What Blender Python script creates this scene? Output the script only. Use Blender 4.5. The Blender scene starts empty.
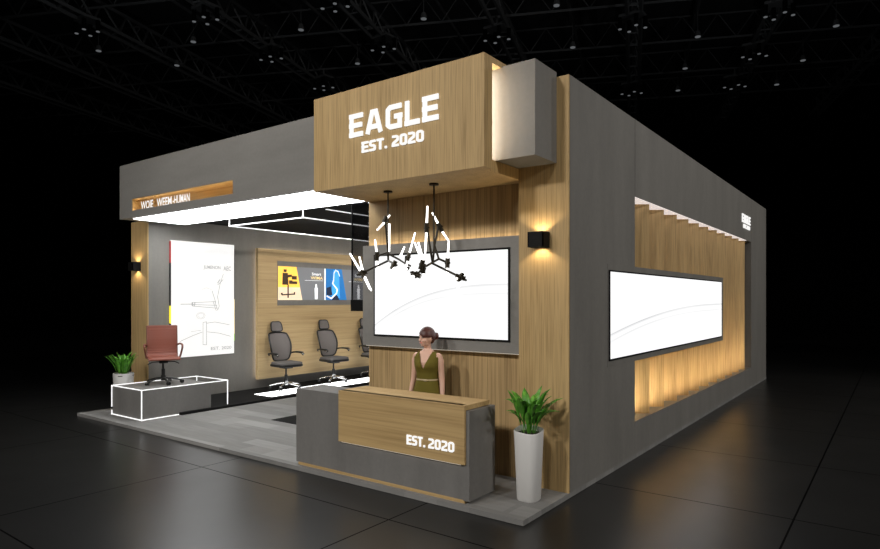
import bpy, bmesh, math, random
from mathutils import Vector, Matrix, Euler
PI = math.pi
R = math.radians
random.seed(7)
sc = bpy.context.scene
COL = sc.collection
P = .056                      # height of the raised stand floor

# ------------------------------------------------------------ materials
def new_mat(name):
    m = bpy.data.materials.new(name); m.use_nodes = True
    nt = m.node_tree; b = nt.nodes['Principled BSDF']
    return m, nt, b
def plain(name, col, rough=.5, metal=0., spec=.5):
    m, nt, b = new_mat(name)
    b.inputs['Base Color'].default_value = (*col, 1); b.inputs['Roughness'].default_value = rough
    b.inputs['Metallic'].default_value = metal; b.inputs['Specular IOR Level'].default_value = spec
    n = nt.nodes.new('ShaderNodeTexNoise'); n.inputs['Scale'].default_value = 60
    r = nt.nodes.new('ShaderNodeMapRange'); r.inputs['To Min'].default_value = max(0, rough-.06); r.inputs['To Max'].default_value = min(1, rough+.06)
    nt.links.new(n.outputs['Fac'], r.inputs['Value']); nt.links.new(r.outputs[0], b.inputs['Roughness'])
    return m
def glow(name, col, s, base=(.8,.8,.8)):
    m, nt, b = new_mat(name)
    b.inputs['Base Color'].default_value = (*base, 1)
    b.inputs['Emission Color'].default_value = (*col, 1); b.inputs['Emission Strength'].default_value = s
    b.inputs['Roughness'].default_value = .6
    return m
def coords(nt, scale, kind='Object', rot=(0,0,0)):
    tc = nt.nodes.new('ShaderNodeTexCoord'); mp = nt.nodes.new('ShaderNodeMapping')
    mp.inputs['Scale'].default_value = scale; mp.inputs['Rotation'].default_value = rot
    nt.links.new(tc.outputs[kind], mp.inputs['Vector']); return mp.outputs[0]
def ramp(nt, fac, stops):
    r = nt.nodes.new('ShaderNodeValToRGB'); e = r.color_ramp.elements
    while len(e) < len(stops): e.new(.5)
    for i, (p, c) in enumerate(stops): e[i].position = p; e[i].color = (*c, 1)
    nt.links.new(fac, r.inputs[0]); return r.outputs[0]
def mixc(nt, fac, a, b, mode='MIX'):
    m = nt.nodes.new('ShaderNodeMix'); m.data_type = 'RGBA'; m.blend_type = mode
    if isinstance(fac, float): m.inputs[0].default_value = fac
    else: nt.links.new(fac, m.inputs[0])
    for i, v in ((6, a), (7, b)):
        if isinstance(v, tuple): m.inputs[i].default_value = (*v, 1)
        else: nt.links.new(v, m.inputs[i])
    return m.outputs[2]
def noise(nt, vec, scale=1, detail=4, rough=.55):
    n = nt.nodes.new('ShaderNodeTexNoise'); n.inputs['Scale'].default_value = scale
    n.inputs['Detail'].default_value = detail; n.inputs['Roughness'].default_value = rough
    nt.links.new(vec, n.inputs['Vector']); return n.outputs['Fac']
def wood(name, axis, dark, mid, light, fine=40, streak=.48):
    m, nt, b = new_mat(name)
    s = [fine]*3; s['xyz'.index(axis)] = fine*.022
    a = noise(nt, coords(nt, tuple(s)), 1, 5, .6)
    s2 = [5.]*3; s2['xyz'.index(axis)] = .25
    c = noise(nt, coords(nt, tuple(s2)), 1, 3)
    s3 = [fine*2.2]*3; s3['xyz'.index(axis)] = fine*.04
    d = noise(nt, coords(nt, tuple(s3)), 1, 2)
    col = ramp(nt, a, [(.3, dark), (.5, mid), (.72, light)])
    col = mixc(nt, streak, col, ramp(nt, d, [(.36, tuple(v*.45 for v in dark)), (.52, light)]), 'MIX')
    col = mixc(nt, .35, col, ramp(nt, c, [(.3, tuple(v*.8 for v in mid)), (.7, tuple(min(1, v*1.15) for v in light))]), 'MIX')
    nt.links.new(col, b.inputs['Base Color']); b.inputs['Roughness'].default_value = .55
    b.inputs['Specular IOR Level'].default_value = .3
    bp = nt.nodes.new('ShaderNodeBump'); bp.inputs['Strength'].default_value = .15; bp.inputs['Distance'].default_value = .002
    nt.links.new(a, bp.inputs['Height']); nt.links.new(bp.outputs[0], b.inputs['Normal'])
    return m
def concrete(name, lo, hi, streak='z', rough=.6):
    m, nt, b = new_mat(name)
    s = [2.6]*3; s['xyz'.index(streak)] = .6
    a = noise(nt, coords(nt, tuple(s)), 1, 8, .62)
    f = noise(nt, coords(nt, (22, 22, 22)), 1, 3)
    col = ramp(nt, a, [(.3, lo), (.7, hi)])
    col = mixc(nt, .25, col, ramp(nt, f, [(.3, lo), (.7, hi)]))
    nt.links.new(col, b.inputs['Base Color']); b.inputs['Roughness'].default_value = rough
    b.inputs['Specular IOR Level'].default_value = .3
    return m
WD = ((.34,.215,.085), (.49,.325,.140), (.60,.42,.20))
M = {}
M['oak_v'] = wood('oak_vertical', 'z', *WD)
M['oak_dark'] = wood('oak_slats', 'z', (.25,.155,.065), (.43,.285,.13), (.56,.39,.19), 20, .6)
M['oak_h'] = wood('oak_horizontal', 'x', *WD, 26, .2)
M['oak_y'] = wood('oak_horizontal_side', 'y', (.38,.26,.12), (.52,.37,.185), (.60,.45,.25), 22, .15)
M['grey'] = concrete('concrete_panel', (.165,.158,.145), (.225,.215,.196))
M['grey_x'] = concrete('concrete_panel_horizontal', (.205,.198,.184), (.275,.266,.248), 'x')
M['grey_desk'] = concrete('desk_concrete', (.155,.149,.141), (.215,.208,.197))
M['grey_dark'] = concrete('dark_plaster', (.045,.043,.041), (.06,.058,.055))
M['black'] = plain('black_plastic', (.012,.012,.012), .4)
M['bezel'] = plain('black_bezel', (.006,.006,.006), .5, spec=.15)
M['black_deck'] = plain('black_deck', (.013,.013,.013), .8, spec=.1)
M['metal_dark'] = plain('bronze_black_metal', (.028,.022,.012), .4, .6)
M['chrome'] = plain('polished_aluminium', (.62,.62,.62), .25, 1.)
M['leather'] = plain('tan_leather', (.22,.062,.038), .5)
M['arm_leather'] = plain('brown_arm', (.17,.055,.034), .45)
M['mesh_grey'] = plain('grey_mesh_fabric', (.17,.155,.15), .85)
M['seat_grey'] = plain('grey_seat_fabric', (.12,.113,.11), .9)
M['pot'] = plain('white_ceramic', (.66,.65,.63), .35)
M['soil'] = plain('dark_soil', (.02,.014,.009), .95)
M['skin'] = plain('skin', (.72,.44,.33), .55)
M['dress'] = plain('olive_cloth', (.145,.118,.022), .9, spec=.15)
M['belt'] = plain('pale_gold_belt', (.52,.42,.25), .5)
M['hair'] = plain('auburn_hair', (.075,.020,.014), .45)
M['lips'] = plain('lips', (.55,.10,.08), .4)
M['eye'] = plain('eye_white', (.35,.30,.27), .3)
M['iris'] = plain('dark_iris', (.03,.018,.01), .2)
M['shoe'] = plain('black_shoe', (.02,.02,.02), .4)
M['cove'] = glow('warm_cove_light', (1,.78,.50), 16)
M['cove_soft'] = glow('warm_soft_cove', (1,.84,.62), 5)
M['cove_white'] = glow('white_cove', (1,.90,.76), 14)
M['cove_slat'] = glow('slat_cove', (1,.85,.62), 12)
M['cove_dim'] = glow('dim_cove', (1,.88,.70), .5)
M['panel'] = glow('light_panel', (.97,.99,1), 7.5)
M['floor_light'] = glow('floor_light', (.96,.98,1), 3.5)
M['led'] = glow('led_line', (1,1,1), 1.0)
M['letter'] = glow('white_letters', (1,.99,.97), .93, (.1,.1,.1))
M['tube'] = glow('lamp_tube', (1,.98,.94), 3.0)
M['niche_top'] = glow('niche_ceiling', (1,.90,.88), .62, (.6,.55,.5))
M['spot_disc'] = glow('spot_disc', (.9,.95,1), .11, (.02,.02,.02))
#M['faint'] = plain('pale_grey_print', (.55,.55,.55), .9)
def printed(name, col, e):
    return glow(name, col, e, col)
M['ink'] = printed('grey_ink', (.27,.27,.27), 1)
M['ink_dark'] = printed('dark_ink', (.12,.12,.12), .4)
M['yellow'] = printed('poster_yellow', (1,.62,.10), .62)
M['cream'] = printed('poster_cream', (.78,.66,.48), .62)
M['pgrey'] = printed('poster_grey', (.155,.16,.17), .75)
M['pwhite'] = printed('poster_white', (.85,.87,.9), .75)
M['pbrown'] = printed('poster_brown', (.05,.025,.012), .5)
M['pblue'] = printed('poster_blue', (.015,.15,.42), .75)
M['pblue2'] = printed('poster_light_blue', (.05,.34,.75), .75)
M['pnavy'] = printed('poster_navy', (.01,.02,.05), .6)
M['pgold'] = printed('poster_gold', (.75,.6,.3), .7)
M['red'] = printed('red_edge', (.30,.01,.01), .5)
M['chip_yellow'] = printed('yellow_edge', (.9,.75,.02), .8)
M['chip_green'] = printed('green_edge', (.3,.6,.05), .6)

def screen_mat(name, u_axis, c):
    # white picture with soft grey flowing curves; u along the wall, v up, built from math on object coordinates
    m, nt, b = new_mat(name)
    tc = nt.nodes.new('ShaderNodeTexCoord'); sp = nt.nodes.new('ShaderNodeSeparateXYZ')
    nt.links.new(tc.outputs['Generated'], sp.inputs[0])
    u = sp.outputs[u_axis]; v = sp.outputs[2]
    def mth(op, a, bb=None, cc=None):
        n = nt.nodes.new('ShaderNodeMath'); n.operation = op
        for i, x in enumerate((a, bb, cc)):
            if x is None: continue
            if isinstance(x, (int, float)): n.inputs[i].default_value = x
            else: nt.links.new(x, n.inputs[i])
        return n.outputs[0]
    dark = None
    for (v0, v1, bow, w, k) in c:
        # curve v = v0 + (v1-v0)*(1-(1-u)^bow)
        cu = mth('POWER', mth('SUBTRACT', 1.0, u), bow)
        cv = mth('MULTIPLY_ADD', mth('SUBTRACT', 1.0, cu), v1-v0, v0)
        dd = mth('SUBTRACT', cv, v)
        up = mth('MAXIMUM', mth('MULTIPLY', dd, 1/(w*3.5)), mth('MULTIPLY', dd, -1/w))
        f = mth('MAXIMUM', mth('SUBTRACT', 1.0, up), 0.0)
        f = mth('MULTIPLY', mth('POWER', f, 1.6), k)
        dark = f if dark is None else mth('ADD', dark, f)
    nz = nt.nodes.new('ShaderNodeTexNoise'); nz.inputs['Scale'].default_value = 2.2
    nt.links.new(tc.outputs['Generated'], nz.inputs['Vector'])
    dark = mth('MULTIPLY', dark, mth('MULTIPLY_ADD', nz.outputs['Fac'], 1.6, .1))
    col = mixc(nt, dark, (1.,1.,1.), (.45,.46,.47))
    b.inputs['Base Color'].default_value = (.02,.02,.02,1); b.inputs['Roughness'].default_value = .4
    nt.links.new(col, b.inputs['Emission Color']); b.inputs['Emission Strength'].default_value = 1.06
    return m
M['screen_f'] = screen_mat('front_screen_picture', 0, [(.12,.62,2.6,.012,.6), (.05,.52,3.0,.010,.35), (.33,.30,2.,.02,.06)])
M['screen_s'] = screen_mat('side_screen_picture', 1, [(.28,.60,2.6,.012,.6), (.20,.50,3.0,.010,.35)])

def carpet():
    m, nt, b = new_mat('grey_plank_carpet')
    v = coords(nt, (1,1,1))
    def layer(w, h, off, lo, hi, rot=0):
        br = nt.nodes.new('ShaderNodeTexBrick'); br.offset = off
        br.inputs['Scale'].default_value = 1; br.inputs['Brick Width'].default_value = w; br.inputs['Row Height'].default_value = h
        br.inputs['Mortar Size'].default_value = 0; br.inputs['Color1'].default_value = (0,0,0,1); br.inputs['Color2'].default_value = (1,1,1,1)
        br.inputs['Bias'].default_value = 0
        nt.links.new(v, br.inputs['Vector'])
        return ramp(nt, br.outputs['Color'], [(0, lo), (.62, lo), (1, hi)])
    g = lambda x: (x, x*.98, x*.94)
    a = layer(1.25, .27, .37, g(.21), g(.40)); c = layer(.83, .27, .61, g(.20), g(.34))
    col = mixc(nt, .5, a, c)
    n = noise(nt, coords(nt, (1.5, 14, 1)), 1, 4)
    col = mixc(nt, .3, col, ramp(nt, n, [(.32, g(.19)), (.7, g(.32))]))
    n2 = noise(nt, coords(nt, (3, 60, 1)), 1, 3)
    col = mixc(nt, .2, col, ramp(nt, n2, [(.32, g(.13)), (.7, g(.27))]))
    nt.links.new(col, b.inputs['Base Color']); b.inputs['Roughness'].default_value = .85; b.inputs['Specular IOR Level'].default_value = .2
    return m
M['carpet'] = carpet()
def hallfloor():
    m, nt, b = new_mat('dark_glossy_tiles')
    v = coords(nt, (1,1,1))
    br = nt.nodes.new('ShaderNodeTexBrick'); br.offset = 0
    br.inputs['Scale'].default_value = 1; br.inputs['Brick Width'].default_value = 2.3; br.inputs['Row Height'].default_value = 3.1
    br.inputs['Mortar Size'].default_value = .009; br.inputs['Mortar Smooth'].default_value = .1
    br.inputs['Color1'].default_value = (.014,.0137,.013,1); br.inputs['Color2'].default_value = (.018,.0176,.0168,1); br.inputs['Mortar'].default_value = (.002,.002,.002,1)
    mp = nt.nodes.new('ShaderNodeMapping'); mp.inputs['Location'].default_value = (.6, -1.12+3.1, 0); mp.inputs['Rotation'].default_value = (0,0,R(-90))
    nt.links.new(v, mp.inputs['Vector']); nt.links.new(mp.outputs[0], br.inputs['Vector'])
    n = noise(nt, coords(nt, (.35,.35,.35)), 1, 4)
    col = mixc(nt, .5, br.outputs['Color'], ramp(nt, n, [(.3, (.010,.010,.0098)), (.7, (.022,.0213,.020))]))
    col = mixc(nt, br.outputs['Fac'], col, (.002,.002,.002))
    nt.links.new(col, b.inputs['Base Color'])
    rr = noise(nt, coords(nt, (1.3,1.3,1.3)), 1, 5)
    mr = nt.nodes.new('ShaderNodeMapRange'); mr.inputs['To Min'].default_value = .26; mr.inputs['To Max'].default_value = .36
    nt.links.new(rr, mr.inputs['Value']); nt.links.new(mr.outputs[0], b.inputs['Roughness'])
    sm_ = nt.nodes.new('ShaderNodeMapRange'); sm_.inputs['To Min'].default_value = .46; sm_.inputs['To Max'].default_value = .02
    nt.links.new(br.outputs['Fac'], sm_.inputs['Value']); nt.links.new(sm_.outputs[0], b.inputs['Specular IOR Level'])
    return m
M['hallfloor'] = hallfloor()
def leafmat():
    m, nt, b = new_mat('green_leaf')
    n = noise(nt, coords(nt, (9,9,9)), 1, 3)
    nt.links.new(ramp(nt, n, [(.3, (.045,.17,.015)), (.55, (.10,.33,.03)), (.75, (.24,.52,.07))]), b.inputs['Base Color'])
    b.inputs['Roughness'].default_value = .4
    return m
M['leaf'] = leafmat()
def glassmat():
    m, nt, b = new_mat('dark_tinted_glass')
    b.inputs['Base Color'].default_value = (.35,.35,.36,1); b.inputs['Roughness'].default_value = .05
    b.inputs['Transmission Weight'].default_value = 1; b.inputs['IOR'].default_value = 1.1
    return m
M['glass'] = glassmat()
M['dark_steel'] = plain('painted_steel', (.09,.09,.09), .6)
M['deck_dark'] = plain('roof_deck', (.035,.035,.036), .9)
M['hall_black'] = plain('hall_wall_black', (.004,.004,.004), .95, spec=.05)

# ------------------------------------------------------------ geometry helpers
class MB:
    def __init__(s): s.bm = bmesh.new()
    def poly(s, pts):
        try: s.bm.faces.new([s.bm.verts.new(p) for p in pts])
        except ValueError: pass
        return s
    def box(s, x0, x1, y0, y1, z0, z1, bev=0):
        t = bmesh.new(); bmesh.ops.create_cube(t, size=1)
        for v in t.verts: v.co = Vector(((x0+x1)/2+v.co.x*(x1-x0), (y0+y1)/2+v.co.y*(y1-y0), (z0+z1)/2+v.co.z*(z1-z0)))
        if bev: bmesh.ops.bevel(t, geom=t.edges[:], offset=bev, segments=2, affect='EDGES', profile=.5)
        s.merge(t); return s
    def merge(s, t, mat=None):
        me = bpy.data.meshes.new('t'); t.to_mesh(me); t.free()
        if mat is not None: me.transform(mat)
        s.bm.from_mesh(me); bpy.data.meshes.remove(me); return s
    def cyl(s, a, b, r, r2=None, n=14, caps=True):
        a, b = Vector(a), Vector(b); r2 = r if r2 is None else r2
        d = b-a; L = d.length
        t = bmesh.new(); bmesh.ops.create_cone(t, cap_ends=caps, segments=n, radius1=r, radius2=r2, depth=L)
        q = Vector((0,0,1)).rotation_difference(d.normalized()).to_matrix().to_4x4()
        s.merge(t, Matrix.Translation((a+b)/2) @ q); return s
    def tube(s, pts, r, n=8, closed=False, flat=1., smooth=0):
        pts = [Vector(p) for p in pts]
        if smooth: pts = spline(pts, smooth, closed)
        rr = r if isinstance(r, (list, tuple)) else [r]*len(pts)
        N = len(pts); rings = []; up = None
        for i, p in enumerate(pts):
            a = pts[(i-1) % N] if (closed or i > 0) else p; b = pts[(i+1) % N] if (closed or i < N-1) else p
            d = (b-a).normalized()
            if up is None:
                up = Vector((0,0,1)) if abs(d.z) < .9 else Vector((0,1,0))
            side = d.cross(up).normalized(); up = side.cross(d).normalized()
            k = rr[min(i, len(rr)-1)]
            rings.append([s.bm.verts.new(p + side*math.cos(2*PI*j/n)*k + up*math.sin(2*PI*j/n)*k*flat) for j in range(n)])
        for i in range(N if closed else N-1):
            A, B = rings[i], rings[(i+1) % N]
            for j in range(n): s.bm.faces.new((A[j], A[(j+1)%n], B[(j+1)%n], B[j]))
        if not closed:
            s.bm.faces.new(rings[0][::-1]); s.bm.faces.new(rings[-1])
        return s
    def loft(s, rings, caps=True, closed=True):
        vs = [[s.bm.verts.new(p) for p in r] for r in rings]; n = len(vs[0])
        for A, B in zip(vs, vs[1:]):
            for j in range(n if closed else n-1): s.bm.faces.new((A[j], A[(j+1)%n], B[(j+1)%n], B[j]))
        if caps: s.bm.faces.new(vs[0][::-1]); s.bm.faces.new(vs[-1])
        return s
    def blob(s, c, r, e=1., rot=None, nu=24, nv=14, e2=None):
        # superellipsoid
        e2 = e if e2 is None else e2
        f = lambda w, m: math.copysign(abs(w)**m, w)
        rings = []; c = Vector(c)
        for i in range(nv+1):
            v = -PI/2 + PI*i/nv; v = max(-PI/2+.03, min(PI/2-.03, v)); ring = []
            for j in range(nu):
                u = 2*PI*j/nu
                p = Vector((r[0]*f(math.cos(v), e)*f(math.cos(u), e2), r[1]*f(math.cos(v), e)*f(math.sin(u), e2), r[2]*f(math.sin(v), e)))
                if rot is not None: p = rot @ p
                ring.append(c+p)
            rings.append(ring)
        return s.loft(rings)
    def build(s, name, mat, parent=None, smooth=False, recenter=True):
        bmesh.ops.recalc_face_normals(s.bm, faces=s.bm.faces[:])
        me = bpy.data.meshes.new(name); s.bm.to_mesh(me); s.bm.free()
        o = bpy.data.objects.new(name, me); COL.objects.link(o)
        if parent is not None:
            w = Vector((0,0,0)); q = parent
            while q is not None: w += q.location; q = q.parent
            me.transform(Matrix.Translation(-w)); o.parent = parent
        elif recenter:
            co = [v.co for v in me.vertices]
            lo = Vector([min(c[i] for c in co) for i in range(3)]); hi = Vector([max(c[i] for c in co) for i in range(3)])
            c = Vector(((lo.x+hi.x)/2, (lo.y+hi.y)/2, lo.z)); me.transform(Matrix.Translation(-c)); o.location = c
        me.materials.append(M[mat] if isinstance(mat, str) else mat)
        if smooth:
            for f in me.polygons: f.use_smooth = True
            try:
                me.set_sharp_from_angle(angle=R(40))
            except Exception: pass
        return o
def spline(pts, k, closed=False):
    N = len(pts); out = []
    for i in range(N if closed else N-1):
        g = lambda j: pts[j % N] if closed else pts[max(0, min(N-1, j))]
        p0, p1, p2, p3 = g(i-1), g(i), g(i+1), g(i+2)
        for t in range(k):
            t = t/k
            out.append(.5*((2*p1)+(p2-p0)*t+(2*p0-5*p1+4*p2-p3)*t*t+(3*p1-p0-3*p2+p3)*t**3))
    if not closed: out.append(pts[-1])
    return out
def tag(o, label, cat, group=None):
    o['label'] = label; o['category'] = cat
    if group: o['group'] = group
    return o
def thing(name, loc, label, cat, group=None, rz=0):
    o = bpy.data.objects.new(name, None); COL.objects.link(o); o.location = loc; o.rotation_euler.z = rz
    o.empty_display_size = .2
    return tag(o, label, cat, group)
def struct(o): o['kind'] = 'structure'; return o
def copy_tree(o, parent=None):
    c = o.copy(); COL.objects.link(c)
    if parent is not None: c.parent = parent
    for ch in list(o.children): copy_tree(ch, c)
    return c
# flat artwork placed on a plane: origin, u axis, v axis, normal
class Plane:
    def __init__(s, o, u, n): s.o = Vector(o); s.u = Vector(u); s.v = Vector((0,0,1)); s.n = Vector(n)
    def at(s, u, v, d=0): return s.o + s.u*u + s.v*v + s.n*d
    def slab(s, mb, pts, d0, d1):
        a = [s.at(u, v, d0) for u, v in pts]; b = [s.at(u, v, d1) for u, v in pts]; n = len(pts)
        A = [mb.bm.verts.new(p) for p in a]; B = [mb.bm.verts.new(p) for p in b]
        mb.bm.faces.new(A[::-1]); mb.bm.faces.new(B)
        for i in range(n): mb.bm.faces.new((A[i], A[(i+1)%n], B[(i+1)%n], B[i]))
        return mb
    def stroke(s, mb, pts, w, d0, d1, closed=False):
        n = len(pts); P2 = [Vector(p) for p in pts]; L = []; Rr = []
        for i in range(n):
            a = P2[i-1] if (closed or i > 0) else None; b = P2[i]; c = P2[(i+1)%n] if (closed or i < n-1) else None
            d1_ = (b-a).normalized() if a is not None else (c-b).normalized()
            d2_ = (c-b).normalized() if c is not None else d1_
            n1 = Vector((-d1_.y, d1_.x)); n2 = Vector((-d2_.y, d2_.x)); m = (n1+n2)
            if m.length < 1e-6: m = n1
            m.normalize(); k = min(2.2, 1/max(.3, m.dot(n1)))
            L.append(b+m*w/2*k); Rr.append(b-m*w/2*k)
        for i in range(n if closed else n-1):
            j = (i+1) % n
            s.slab(mb, [Rr[i], Rr[j], L[j], L[i]], d0, d1)
        return mb
# heavy rounded capitals; unit height 1, stroke t
T = .195
def glyph(ch):
    t = T; h = t/2; W = .66; c = .2
    o = lambda w: [(c, h), (w-c, h), (w-h-.045, h+.045), (w-h, c), (w-h, 1-c), (w-h-.045, 1-h-.045), (w-c, 1-h), (c, 1-h), (h+.045, 1-h-.045), (h, 1-c), (h, c), (h+.045, h+.045)]
    if ch == 'E': return W-.04, [([(h,0),(h,1)],0), ([(0,1-h),(W-.04,1-h)],0), ([(0,.5),(W-.08,.5)],0), ([(0,h),(W-.04,h)],0)]
    if ch == 'L': return W-.06, [([(h,0),(h,1)],0), ([(0,h),(W-.06,h)],0)]
    if ch == 'T': return W-.04, [([((W-.04)/2,0),((W-.04)/2,1)],0), ([(0,1-h),(W-.04,1-h)],0)]
    if ch == 'A': return .80, [([(.105,0),(.335,.97)],0), ([(.695,0),(.465,.97)],0), ([(.25,1-h),(.55,1-h)],0), ([(.19,.28),(.61,.28)],0)]
    if ch == 'G': return .70, [([(.67,1-h),(c,1-h),(h+.045,1-h-.045),(h,1-c),(h,c),(h+.045,h+.045),(c,h),(.70-h,h),(.70-h,.55)],0), ([(.38,.5),(.70,.5)],0)]
    if ch == 'S': return .62, [([(.59,1-h),(c,1-h),(h+.03,1-h-.03),(h,1-c),(h,.5+.11),(h+.04,.5+.03),(c,.5),(.62-c,.5),(.62-h-.03,.5-.04),(.62-h,.39),(.62-h,c),(.62-h-.03,h+.03),(.62-c,h),(.02,h)],0)]
    if ch == '2': return .62, [([(.03,1-h),(.62-c,1-h),(.62-h-.03,1-h-.03),(.62-h,1-c),(.62-h,.62),(.62-h-.03,.55),(h+.05,.33),(h,.25),(h,h)],0), ([(0,h),(.62,h)],0)]
    if ch == '0': return .66, [(o(.66),1)]
    if ch == '.': return .22, [([(.11,0),(.11,.21)],0)]
    return .30, []
def lettering(mb, pl, text, u0, v0, h, width=None, th=.012, d=.002, gap=.115):
    adv = [glyph(c)[0] for c in text]; tot = sum(adv)+gap*(len(text)-1)
    sx = h if width is None else width/tot
    u = u0
    for c in text:
        w, st = glyph(c)
        for pts, cl in st:
            q = [(x*sx, y*h) for x, y in pts]
            pl.stroke(mb, [(u+a, v0+b) for a, b in q], T*min(h, sx), d, d+th, bool(cl))
        u += (w+gap)*sx
    return mb
def text_flat(mb, pl, s, u0, v0, h, width=None, d=.003, th=.002, mirror=False):
    cu = bpy.data.curves.new('txt', 'FONT'); cu.body = s; cu.size = 1; cu.resolution_u = 3; cu.offset = .022
    o = bpy.data.objects.new('txt', cu); COL.objects.link(o)
    bpy.context.view_layer.update()
    me = bpy.data.meshes.new_from_object(o.evaluated_get(bpy.context.evaluated_depsgraph_get()))
    bpy.data.objects.remove(o); bpy.data.curves.remove(cu)
    xs = [v.co.x for v in me.vertices]; ys = [v.co.y for v in me.vertices]
    x0, x1, y0, y1 = min(xs), max(xs), min(ys), max(ys)
    sy = h/(y1-y0); sx = sy if width is None else width/(x1-x0)
    vs = [mb.bm.verts.new(pl.at(u0+(v.co.x-x0)*sx, v0+(v.co.y-y0)*sy, d+th)) for v in me.vertices]
    for f in me.polygons:
        try: mb.bm.faces.new([vs[i] for i in f.vertices])
        except ValueError: pass
    bpy.data.meshes.remove(me); return mb

# ------------------------------------------------------------ camera
cam = bpy.data.cameras.new('camera'); co = bpy.data.objects.new('camera', cam); COL.objects.link(co); sc.camera = co
co.location = (2.7736, -5.0367, 2.1)
cam.sensor_width = 36; cam.lens = 36*617.6/880; cam.shift_y = (299.2-274.5)/880
co.rotation_euler = (R(90), 0, math.atan2(.5951, .8036))
cam.clip_end = 200

# ------------------------------------------------------------ the hall
struct(MB().box(-60, 30, -30, 60, -.2, 0).build('floor', 'hallfloor', recenter=False))
struct(MB().box(-60, 30, 52, 52.3, 0, 14).build('wall_back', 'hall_black'))
struct(MB().box(-60.3, -60, -30, 60, 0, 14).build('wall_left', 'hall_black'))
struct(MB().box(30, 30.3, -30, 60, 0, 14).build('wall_right', 'hall_black'))
struct(MB().box(-60, 30, -30.3, -30, 0, 14).build('wall_front', 'hall_black'))
ceil = struct(MB().box(-60, 30, -30, 60, 14, 14.2).build('ceiling', 'deck_dark', recenter=False))
Dv = Vector((-.328, .944, 0)).normalized(); Cv = Vector((.944, .328, 0)).normalized()
def cd(c, d, z): return Cv*c + Dv*d + Vector((0,0,z))
def beam(mb, a, b, w):
    mb.cyl(a, b, w, n=4); return mb
def truss(c0, d0, c1, d1, z, h, w, r, step):
    m = MB(); A = cd(c0, d0, z); B = cd(c1, d1, z); dirv = (B-A).normalized(); side = dirv.cross(Vector((0,0,1)))
    L = (B-A).length; n = int(L/step)
    for s in (-1, 1): beam(m, A+side*w*s, B+side*w*s, r)
    beam(m, A+Vector((0,0,h)), B+Vector((0,0,h)), r)
    for i in range(n):
        p = A+dirv*(i*step); q = A+dirv*((i+.5)*step)+Vector((0,0,h)); p2 = A+dirv*((i+1)*step)
        m.cyl(p+side*w, q, r*.5, n=4); m.cyl(q, p2+side*w, r*.5, n=4); m.cyl(p-side*w, p+side*w, r*.5, n=4)
    return m
cs = [-18.4+4.85*k for k in range(-2, 8)]
row = lambda c, j: 12.8+.1*(c+13.7)+3.75*j
for c in cs: truss(c, 4, c, 34, 12.5, .9, .24, .085, 1.2).build('roof_truss', 'dark_steel', ceil)
for j in range(-1, 5): truss(-34, row(-34, j), 14, row(14, j), 12.9, 1.0, .02, .05, 1.4).build('roof_truss', 'dark_steel', ceil)
for k in range(-2, 9):
    m = MB(); beam(m, cd(-18.4+4.85*(k+.5), 4, 13.6), cd(-18.4+4.85*(k+.5), 40, 13.6), .07); m.build('purlin', 'dark_steel', ceil)
def cluster(c, d, label):
    b = cd(c, d, 12); t = thing('spotlight_cluster', b, label, 'ceiling light', 'spotlight clusters under the hall ceiling')
    MB().box(-.42, .42, -.30, .30, .42, .52).cyl((0,0,.5),(0,0,.9),.05).build('bracket', 'dark_steel').parent = t
    for sx in (-1, 1):
        for sy in (-1, 1):
            x, y = sx*.3+sy*.1, sy*.2
            l = MB().cyl((x,y,.02),(x,y,.42),.075).build('lamp_can', 'hall_black', recenter=False); l.parent = t
            g = MB().cyl((x,y,0),(x,y,.02),.065).build('lens', 'spot_disc', recenter=False); g.parent = l
    return t
def single(c, d, label):
    t = thing('hall_downlight', cd(c, d, 12), label, 'ceiling light', 'single downlights under the hall ceiling')
    MB().cyl((0,0,.02),(0,0,.22),.13,.08).cyl((0,0,.2),(0,0,.95),.012).build('lamp_housing', 'dark_steel', recenter=False).parent = t
    MB().cyl((0,0,0),(0,0,.02),.10).build('lens', 'spot_disc', recenter=False).parent = t
for c, j, l in ((-18.4,0,'leftmost cluster of four hanging hall spotlights, at the far upper left'),
                (-13.55,0,'cluster of four hanging hall spotlights, second from the left in the top row'),
                (-8.7,0,'large cluster of four hanging hall spotlights topmost above the oak header left end'),
                (-13.3,1,'cluster of four hanging hall spotlights over the long grey canopy, left of the oak header'),
                (-8.5,1,'cluster of four hanging hall spotlights just above the EAGLE lettering'),
                (-12.9,2,'faint small spotlight cluster just above the upper left corner of the oak header'),
                (-4,1,'cluster of four hanging hall spotlights above the right end of the oak header'),
                (.95,1,'cluster of four hanging hall spotlights above the dark side wall, nearest its front corner'),
                (5.85,1,'topmost spotlight cluster at the upper right of the picture'),
                (5.7,2,'middle one of the three spotlight clusters in line at the upper right'),
                (5.5,3,'lowest and farthest of the three spotlight clusters in line at the upper right'),
                (.9,3,'faint far spotlight cluster low over the dark side wall top')):
    cluster(c, row(c, j), l)
for c, d, l in ((-17.5,16,'single small downlight low at left above the canopy end'), (-15.2,14.2,'single downlight between the two upper left spotlight clusters, lower down'),
                (-10.7,14.5,'single downlight right of the second spotlight cluster from the left'), (-6.1,15,'single bright downlight at the top centre left of the header corner'),
                (-1.5,15.4,'single bright downlight at the picture top right of the header'), (-1.3,19.1,'single downlight just above the grey corner block'),
                (3.3,19.5,'single downlight right of the cluster above the side wall'), (8,20,'single bright downlight farthest right under the hall ceiling'),
                (3.1,22.8,'single small downlight below and left of the upper right clusters'), (7.7,23.3,'single downlight right of the middle upper right cluster'),
                (3,25.7,'faint far single downlight left of the lowest right cluster'), (7.3,26.2,'faint far single downlight right of the lowest right cluster'),
                (-10.1,18.1,'single small downlight over the upper left corner of the oak header'), (-19.4,13.8,'single downlight below the leftmost spotlight cluster')):
    single(c, d, l)

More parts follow.
